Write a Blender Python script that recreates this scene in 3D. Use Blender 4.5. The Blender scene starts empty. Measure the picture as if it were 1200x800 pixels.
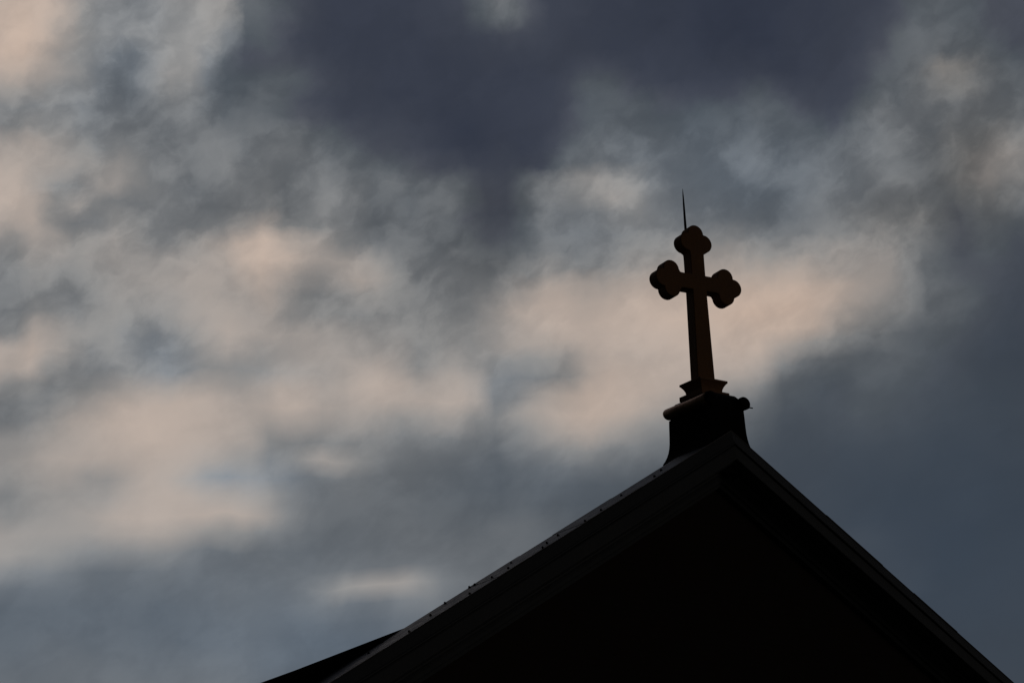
import bpy, bmesh, math, random
from mathutils import Vector, Matrix
random.seed(7)
C = bpy.context.scene.collection
SC = bpy.context.scene
rad = math.radians

# ---------------------------------------------------------------- camera
APEX = Vector((0.0, 0.0, 9.1605))          # peak of the gable coping, front edge
cam_d = bpy.data.cameras.new('camera')
cam_d.sensor_width = 36.0
cam_d.lens = 36.0 * 2600 / 1200            # 78 mm
cam_d.clip_end = 3000
cam = bpy.data.objects.new('camera', cam_d)
C.objects.link(cam)
th, ps, ro = rad(19.3), rad(36.0), rad(-2.6)
F = Vector((math.sin(ps)*math.cos(th), math.cos(ps)*math.cos(th), math.sin(th)))
R0 = Vector((math.cos(ps), -math.sin(ps), 0)); U0 = R0.cross(F)
R = R0*math.cos(ro) + U0*math.sin(ro); U = -R0*math.sin(ro) + U0*math.cos(ro)
cam.matrix_world = Matrix(((R.x, U.x, -F.x, -16.59284), (R.y, U.y, -F.y, -18.57467), (R.z, U.z, -F.z, 1.7), (0, 0, 0, 1)))
SC.camera = cam

# ---------------------------------------------------------------- exposure
SC.view_settings.view_transform = 'Standard'
SC.view_settings.look = 'None'
SC.view_settings.gamma = 1
SC.view_settings.use_curve_mapping = False
EXPO = -3.0
SC.view_settings.exposure = EXPO

# ---------------------------------------------------------------- sun (dusk, thick overcast: very soft)
SUN_AZ, SUN_EL = rad(140), rad(9)          # azimuth clockwise from +Y
sun_d = bpy.data.lights.new('sun', 'SUN')
sun_d.energy = 0.35
sun_d.angle = rad(14)
sun_d.color = (1.0, 0.88, 0.76)
sun = bpy.data.objects.new('sun', sun_d); C.objects.link(sun)
sv = Vector((math.sin(SUN_AZ)*math.cos(SUN_EL), math.cos(SUN_AZ)*math.cos(SUN_EL), math.sin(SUN_EL)))
sun.rotation_euler = sv.to_track_quat('Z', 'Y').to_euler()
sun.location = (20, -20, 30)

# ---------------------------------------------------------------- sky
# brightness map of the cloud deck in compass degrees: one row per elevation (8.5 to 29 deg),
# 63 values per row from azimuth 20.5 to 52.5 deg; wind-torn detail is added by noise below
CLOUD_LIGHT = [
    [109, 109, 109, 109, 109, 110, 112, 113, 114, 114, 114, 113, 114, 116, 120, 119, 114, 110, 107, 105, 105, 105, 105, 105, 104, 104, 104, 103, 102, 100, 98, 96, 94, 91, 89, 87, 85, 83, 81, 79, 77, 76, 75, 74, 74, 73, 73, 73, 72, 72, 71, 71, 71, 71, 71, 71, 71, 71, 71, 71, 71, 71, 71],
    [109, 109, 109, 109, 109, 110, 112, 113, 114, 114, 114, 113, 114, 116, 120, 119, 114, 110, 107, 105, 105, 105, 105, 105, 104, 104, 104, 103, 102, 100, 98, 96, 94, 91, 89, 87, 85, 83, 81, 79, 78, 76, 75, 74, 74, 74, 73, 73, 72, 72, 71, 71, 71, 71, 71, 71, 71, 71, 71, 71, 71, 71, 71],
    [109, 109, 109, 109, 109, 110, 112, 113, 114, 114, 114, 113, 114, 116, 120, 119, 114, 110, 107, 105, 105, 105, 105, 105, 104, 104, 104, 103, 102, 100, 98, 96, 94, 91, 89, 87, 85, 83, 81, 79, 78, 76, 75, 74, 74, 74, 73, 73, 72, 72, 71, 71, 71, 71, 71, 71, 71, 71, 71, 71, 71, 71, 71],
    [109, 109, 109, 109, 109, 110, 112, 113, 114, 114, 114, 113, 114, 116, 120, 119, 114, 110, 107, 105, 105, 105, 105, 105, 104, 104, 104, 103, 102, 100, 99, 97, 94, 91, 89, 87, 85, 83, 81, 80, 78, 76, 75, 74, 74, 74, 73, 73, 72, 72, 71, 71, 71, 71, 71, 71, 71, 71, 71, 71, 71, 71, 71],
    [109, 109, 109, 109, 109, 110, 112, 113, 114, 114, 114, 113, 114, 116, 120, 119, 114, 110, 107, 106, 105, 105, 105, 105, 104, 104, 104, 103, 102, 100, 99, 97, 94, 91, 89, 87, 85, 83, 82, 80, 78, 76, 75, 74, 74, 74, 73, 73, 72, 72, 71, 71, 71, 71, 71, 71, 71, 71, 71, 71, 71, 71, 71],
    [109, 109, 109, 109, 109, 110, 112, 113, 114, 114, 114, 113, 114, 116, 120, 119, 114, 110, 107, 106, 105, 105, 105, 105, 104, 104, 104, 103, 102, 100, 99, 97, 94, 91, 89, 87, 85, 84, 82, 80, 78, 76, 75, 74, 74, 74, 73, 73, 72, 72, 71, 71, 71, 71, 71, 71, 71, 71, 71, 71, 71, 71, 71],
    [108, 108, 108, 108, 108, 109, 111, 113, 113, 113, 112, 112, 112, 114, 117, 117, 114, 112, 108, 106, 105, 104, 104, 104, 104, 103, 103, 103, 102, 100, 99, 97, 94, 92, 89, 87, 86, 84, 82, 80, 78, 77, 75, 75, 74, 74, 73, 73, 72, 72, 71, 71, 71, 71, 71, 71, 71, 71, 71, 71, 71, 71, 71],
    [106, 106, 106, 106, 106, 107, 109, 110, 109, 109, 108, 107, 107, 108, 111, 114, 115, 114, 110, 108, 106, 106, 106, 106, 106, 105, 105, 104, 103, 101, 100, 98, 95, 92, 90, 88, 86, 84, 83, 81, 79, 77, 76, 75, 74, 74, 73, 73, 72, 72, 71, 71, 71, 71, 71, 71, 71, 71, 71, 71, 71, 71, 71],
    [105, 105, 105, 105, 105, 106, 107, 107, 107, 107, 106, 105, 104, 106, 109, 113, 116, 116, 113, 111, 111, 109, 108, 109, 110, 111, 111, 109, 107, 104, 102, 100, 97, 94, 91, 89, 87, 85, 84, 82, 80, 78, 76, 75, 74, 74, 73, 73, 73, 75, 73, 71, 71, 71, 71, 71, 71, 71, 71, 71, 71, 71, 71],
    [105, 105, 105, 105, 105, 105, 105, 106, 107, 107, 107, 105, 104, 106, 111, 114, 117, 117, 115, 118, 119, 118, 117, 121, 125, 124, 118, 113, 110, 107, 105, 102, 99, 95, 92, 90, 88, 86, 84, 82, 81, 79, 77, 76, 75, 75, 75, 74, 74, 74, 73, 71, 71, 71, 71, 71, 71, 71, 71, 71, 71, 71, 71],
    [117, 116, 116, 116, 116, 114, 112, 112, 111, 111, 111, 110, 109, 110, 112, 114, 115, 115, 116, 125, 136, 151, 156, 157, 155, 141, 123, 114, 111, 108, 106, 103, 99, 95, 92, 90, 88, 86, 84, 83, 81, 79, 78, 77, 76, 76, 76, 77, 76, 74, 72, 71, 71, 71, 71, 71, 71, 70, 70, 70, 70, 70, 70],
    [140, 139, 139, 139, 138, 134, 126, 119, 114, 113, 114, 115, 117, 115, 112, 111, 111, 111, 111, 112, 113, 115, 116, 118, 118, 116, 113, 111, 109, 108, 105, 102, 99, 95, 92, 90, 88, 86, 84, 83, 81, 79, 78, 77, 76, 76, 76, 78, 77, 74, 72, 71, 71, 70, 70, 70, 70, 70, 70, 69, 69, 69, 69],
    [156, 156, 156, 156, 156, 153, 148, 141, 138, 138, 138, 139, 137, 127, 117, 110, 110, 109, 106, 106, 106, 106, 107, 108, 109, 109, 109, 107, 107, 107, 105, 101, 98, 94, 91, 89, 88, 86, 84, 83, 81, 79, 78, 76, 75, 74, 74, 73, 73, 72, 72, 71, 71, 71, 70, 69, 70, 70, 70, 70, 70, 70, 70],
    [155, 155, 155, 156, 156, 156, 155, 155, 157, 161, 164, 164, 161, 156, 149, 143, 139, 132, 118, 109, 105, 105, 106, 107, 107, 105, 103, 100, 101, 105, 105, 100, 95, 92, 90, 88, 87, 86, 84, 82, 80, 78, 77, 75, 74, 74, 73, 72, 72, 72, 71, 71, 71, 71, 70, 70, 70, 70, 70, 70, 70, 70, 70],
    [142, 142, 143, 143, 143, 147, 150, 153, 158, 165, 171, 173, 173, 175, 175, 173, 170, 158, 134, 116, 108, 107, 108, 108, 106, 104, 101, 99, 97, 96, 99, 97, 93, 91, 89, 88, 86, 84, 83, 81, 79, 78, 77, 75, 74, 74, 73, 72, 72, 72, 71, 71, 71, 71, 70, 70, 70, 70, 70, 70, 71, 71, 71],
    [136, 136, 135, 135, 135, 142, 148, 151, 154, 158, 167, 172, 173, 172, 167, 165, 164, 156, 136, 119, 112, 110, 109, 107, 105, 103, 102, 100, 98, 95, 100, 101, 99, 97, 94, 93, 91, 89, 88, 86, 83, 81, 79, 77, 75, 75, 74, 74, 73, 73, 73, 72, 72, 71, 71, 71, 71, 71, 71, 71, 71, 71, 71],
    [144, 144, 144, 143, 143, 147, 154, 158, 150, 150, 161, 170, 171, 167, 156, 150, 154, 142, 129, 121, 119, 117, 114, 111, 108, 105, 103, 101, 102, 100, 107, 111, 114, 114, 111, 107, 104, 101, 98, 94, 91, 87, 83, 79, 77, 76, 76, 76, 76, 75, 75, 74, 72, 72, 72, 71, 71, 71, 71, 71, 71, 71, 71],
    [147, 147, 147, 147, 147, 153, 161, 163, 165, 166, 168, 170, 171, 171, 167, 161, 155, 136, 140, 151, 155, 148, 137, 128, 119, 113, 110, 108, 107, 104, 117, 125, 133, 139, 136, 128, 123, 118, 111, 106, 100, 95, 91, 85, 79, 77, 78, 80, 81, 80, 80, 77, 75, 73, 72, 72, 72, 72, 72, 72, 72, 72, 72],
    [142, 143, 143, 143, 144, 146, 155, 160, 166, 170, 173, 175, 173, 171, 169, 166, 160, 139, 135, 132, 132, 132, 133, 132, 129, 126, 124, 121, 115, 113, 132, 146, 155, 162, 161, 153, 148, 141, 132, 125, 117, 111, 103, 93, 82, 80, 80, 84, 87, 86, 84, 80, 77, 74, 73, 72, 72, 72, 72, 72, 72, 72, 71],
    [119, 120, 120, 121, 121, 128, 142, 160, 165, 170, 174, 176, 174, 172, 170, 167, 164, 158, 161, 157, 150, 148, 151, 149, 141, 143, 151, 149, 138, 135, 148, 159, 166, 171, 173, 171, 170, 165, 158, 150, 141, 133, 124, 108, 89, 85, 82, 84, 89, 89, 87, 83, 79, 76, 73, 72, 71, 71, 71, 71, 70, 70, 70],
    [118, 117, 117, 117, 116, 120, 124, 143, 153, 162, 170, 172, 172, 172, 170, 166, 163, 167, 174, 171, 162, 161, 167, 170, 167, 167, 168, 170, 161, 130, 132, 150, 160, 166, 173, 175, 174, 174, 173, 170, 164, 156, 148, 131, 98, 90, 87, 87, 92, 93, 91, 86, 82, 78, 74, 71, 70, 69, 69, 69, 69, 69, 69],
    [142, 140, 139, 138, 137, 138, 122, 127, 135, 145, 155, 162, 162, 160, 161, 157, 155, 159, 170, 167, 159, 161, 170, 173, 171, 160, 161, 166, 160, 129, 121, 124, 126, 137, 162, 173, 173, 173, 173, 173, 173, 171, 167, 158, 123, 107, 99, 95, 95, 96, 95, 90, 85, 82, 77, 72, 70, 70, 70, 70, 70, 70, 71],
    [166, 165, 165, 164, 164, 168, 142, 131, 126, 132, 143, 145, 140, 140, 146, 147, 147, 150, 160, 160, 156, 158, 164, 164, 155, 137, 145, 150, 147, 140, 137, 138, 139, 147, 164, 171, 171, 170, 171, 173, 174, 174, 174, 173, 156, 141, 132, 125, 118, 110, 98, 89, 88, 86, 82, 76, 71, 71, 72, 72, 72, 72, 73],
    [159, 161, 162, 163, 165, 173, 159, 145, 133, 141, 138, 129, 128, 139, 154, 160, 157, 149, 154, 157, 155, 154, 152, 150, 146, 134, 135, 140, 139, 149, 158, 160, 164, 168, 173, 175, 174, 174, 174, 175, 174, 174, 174, 176, 174, 173, 168, 155, 143, 132, 118, 105, 98, 94, 88, 79, 74, 73, 73, 74, 74, 74, 74],
    [130, 131, 131, 132, 135, 161, 156, 145, 142, 143, 137, 130, 135, 148, 159, 166, 160, 156, 155, 155, 152, 148, 143, 140, 138, 135, 134, 134, 136, 147, 158, 163, 171, 174, 174, 176, 176, 176, 176, 176, 175, 175, 177, 177, 176, 177, 174, 168, 158, 150, 140, 122, 100, 97, 87, 80, 76, 75, 75, 75, 75, 76, 76],
    [120, 121, 121, 121, 123, 136, 135, 131, 138, 144, 142, 141, 147, 157, 160, 159, 156, 155, 141, 136, 134, 132, 131, 131, 131, 127, 125, 121, 124, 142, 160, 169, 173, 172, 168, 171, 173, 174, 174, 173, 173, 172, 173, 173, 173, 175, 174, 170, 162, 155, 150, 131, 99, 94, 84, 81, 79, 77, 77, 78, 78, 79, 80],
    [121, 121, 121, 121, 122, 131, 128, 125, 133, 143, 148, 146, 149, 156, 157, 153, 155, 162, 144, 132, 129, 134, 139, 138, 133, 122, 118, 115, 114, 122, 139, 156, 166, 162, 155, 156, 160, 164, 164, 164, 164, 164, 163, 160, 158, 159, 159, 156, 151, 149, 148, 132, 102, 90, 82, 85, 86, 81, 82, 82, 83, 84, 85],
    [127, 126, 126, 126, 128, 139, 136, 133, 138, 145, 150, 151, 152, 156, 156, 154, 163, 173, 162, 146, 143, 151, 158, 151, 133, 116, 114, 113, 107, 104, 111, 125, 141, 132, 127, 131, 139, 144, 147, 149, 151, 153, 150, 143, 138, 138, 141, 144, 146, 139, 137, 126, 112, 93, 82, 88, 92, 87, 89, 90, 92, 94, 97],
    [133, 133, 133, 132, 135, 150, 150, 143, 146, 149, 148, 147, 150, 154, 156, 159, 173, 178, 174, 162, 155, 156, 154, 142, 123, 111, 108, 106, 98, 91, 91, 99, 120, 118, 115, 120, 129, 135, 137, 138, 137, 140, 136, 126, 117, 115, 119, 121, 123, 122, 120, 114, 118, 99, 83, 91, 98, 100, 103, 105, 107, 110, 113],
    [148, 147, 146, 145, 149, 162, 154, 140, 143, 149, 141, 133, 132, 139, 148, 156, 172, 176, 164, 153, 146, 136, 123, 114, 109, 109, 103, 98, 88, 80, 80, 86, 113, 117, 115, 117, 123, 129, 130, 121, 118, 119, 114, 109, 103, 102, 109, 112, 115, 115, 109, 107, 103, 91, 87, 100, 115, 117, 119, 121, 124, 126, 128],
    [167, 166, 165, 164, 168, 171, 142, 130, 130, 141, 136, 129, 123, 121, 126, 132, 145, 155, 116, 112, 124, 127, 116, 102, 108, 107, 104, 97, 83, 72, 74, 85, 113, 124, 122, 126, 135, 137, 130, 115, 110, 110, 107, 104, 103, 105, 110, 113, 114, 111, 113, 114, 105, 93, 95, 109, 133, 132, 134, 135, 137, 138, 138],
    [173, 173, 173, 173, 174, 171, 141, 152, 136, 132, 127, 129, 126, 117, 112, 116, 118, 126, 105, 107, 121, 129, 122, 103, 102, 99, 105, 101, 88, 74, 72, 88, 115, 132, 136, 144, 152, 147, 129, 113, 109, 107, 106, 106, 108, 112, 112, 113, 111, 112, 118, 115, 103, 98, 104, 105, 127, 136, 137, 136, 135, 133, 131],
    [170, 171, 171, 171, 170, 157, 132, 131, 152, 153, 140, 133, 122, 111, 112, 122, 118, 115, 106, 112, 122, 122, 113, 105, 107, 100, 104, 101, 89, 75, 72, 87, 110, 131, 144, 148, 147, 139, 122, 111, 109, 109, 110, 114, 115, 106, 107, 111, 110, 114, 117, 114, 106, 100, 110, 100, 109, 123, 124, 120, 116, 112, 108],
    [162, 163, 164, 164, 162, 158, 155, 145, 142, 150, 140, 127, 118, 114, 118, 124, 116, 114, 113, 114, 114, 109, 100, 94, 92, 84, 80, 74, 69, 68, 68, 69, 74, 87, 104, 114, 112, 111, 111, 108, 106, 106, 107, 108, 108, 98, 101, 99, 101, 105, 111, 115, 111, 100, 109, 101, 98, 102, 103, 102, 101, 100, 99],
    [152, 153, 154, 155, 161, 163, 149, 138, 129, 132, 127, 118, 114, 116, 121, 120, 111, 114, 119, 112, 103, 97, 90, 82, 78, 72, 69, 66, 62, 63, 66, 67, 70, 78, 93, 103, 105, 104, 103, 101, 97, 96, 97, 99, 100, 95, 94, 85, 81, 90, 107, 115, 109, 106, 108, 107, 102, 99, 98, 98, 98, 98, 98],
    [125, 127, 128, 130, 135, 144, 140, 127, 120, 120, 117, 113, 114, 117, 115, 110, 105, 108, 111, 104, 93, 86, 80, 75, 74, 71, 68, 64, 61, 63, 65, 67, 69, 72, 82, 91, 94, 95, 92, 89, 86, 86, 88, 90, 95, 91, 84, 76, 72, 75, 85, 98, 99, 107, 116, 115, 105, 99, 98, 97, 95, 93, 91],
    [127, 126, 125, 124, 127, 134, 139, 128, 115, 115, 113, 116, 124, 123, 107, 95, 96, 96, 89, 84, 81, 76, 71, 70, 71, 69, 67, 64, 63, 64, 66, 67, 68, 70, 77, 88, 89, 90, 86, 83, 77, 74, 76, 78, 85, 78, 71, 70, 69, 71, 79, 92, 94, 97, 115, 113, 100, 93, 86, 84, 83, 82, 81],
    [153, 151, 148, 146, 146, 147, 145, 138, 119, 110, 109, 124, 139, 137, 115, 90, 86, 97, 89, 80, 75, 71, 69, 68, 67, 66, 66, 66, 66, 67, 67, 67, 67, 69, 74, 86, 86, 80, 74, 70, 69, 68, 68, 68, 70, 66, 65, 67, 68, 70, 74, 84, 95, 100, 98, 95, 93, 87, 81, 81, 80, 80, 81],
    [174, 174, 173, 173, 168, 161, 159, 147, 130, 115, 118, 136, 150, 151, 129, 93, 86, 89, 91, 86, 79, 73, 69, 68, 67, 66, 66, 66, 66, 67, 67, 67, 68, 68, 70, 77, 77, 70, 68, 67, 66, 65, 64, 64, 63, 63, 64, 66, 68, 69, 71, 78, 92, 100, 98, 93, 89, 84, 81, 81, 82, 82, 82],
    [179, 179, 179, 178, 177, 168, 152, 144, 137, 120, 122, 138, 151, 158, 143, 103, 84, 84, 83, 78, 72, 70, 67, 67, 67, 66, 66, 66, 67, 69, 69, 69, 69, 69, 68, 68, 67, 67, 66, 65, 64, 63, 62, 61, 60, 61, 63, 65, 67, 68, 70, 73, 83, 91, 94, 91, 88, 84, 82, 82, 82, 82, 82],
    [181, 181, 181, 181, 180, 175, 161, 146, 142, 142, 144, 145, 149, 157, 155, 128, 86, 87, 79, 71, 68, 67, 66, 67, 67, 67, 67, 68, 69, 71, 74, 76, 72, 69, 68, 68, 67, 66, 65, 63, 63, 62, 61, 60, 60, 61, 63, 64, 66, 68, 69, 72, 79, 88, 94, 92, 88, 85, 82, 82, 82, 82, 82],
    [181, 181, 181, 181, 180, 179, 169, 143, 138, 138, 139, 139, 144, 150, 154, 145, 95, 92, 84, 73, 68, 66, 66, 67, 67, 67, 68, 69, 72, 86, 102, 98, 81, 70, 69, 68, 67, 66, 65, 64, 63, 62, 61, 60, 60, 61, 62, 64, 66, 68, 69, 72, 78, 87, 94, 92, 89, 85, 83, 82, 82, 82, 82],
    [181, 181, 181, 181, 180, 179, 169, 142, 135, 134, 132, 134, 141, 146, 149, 147, 102, 95, 88, 78, 70, 67, 66, 67, 67, 67, 68, 70, 74, 92, 113, 105, 84, 70, 69, 68, 67, 66, 65, 64, 63, 62, 61, 60, 60, 61, 62, 64, 66, 67, 69, 71, 77, 86, 94, 93, 89, 86, 83, 82, 82, 82, 82],
    [181, 181, 181, 181, 180, 179, 168, 141, 135, 134, 132, 135, 142, 146, 149, 147, 102, 95, 88, 78, 70, 67, 66, 67, 67, 67, 68, 69, 73, 91, 112, 106, 85, 70, 69, 68, 67, 66, 65, 64, 63, 62, 61, 60, 60, 60, 62, 64, 66, 67, 69, 71, 76, 85, 93, 93, 90, 86, 83, 82, 82, 82, 82],
    [181, 181, 181, 181, 180, 179, 167, 141, 135, 134, 132, 135, 142, 146, 149, 147, 102, 95, 88, 78, 70, 67, 66, 67, 67, 67, 68, 69, 73, 90, 111, 107, 86, 71, 69, 68, 67, 67, 65, 64, 63, 62, 61, 61, 60, 60, 62, 64, 65, 67, 69, 71, 75, 84, 93, 93, 90, 87, 83, 82, 82, 82, 82],
]
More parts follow.
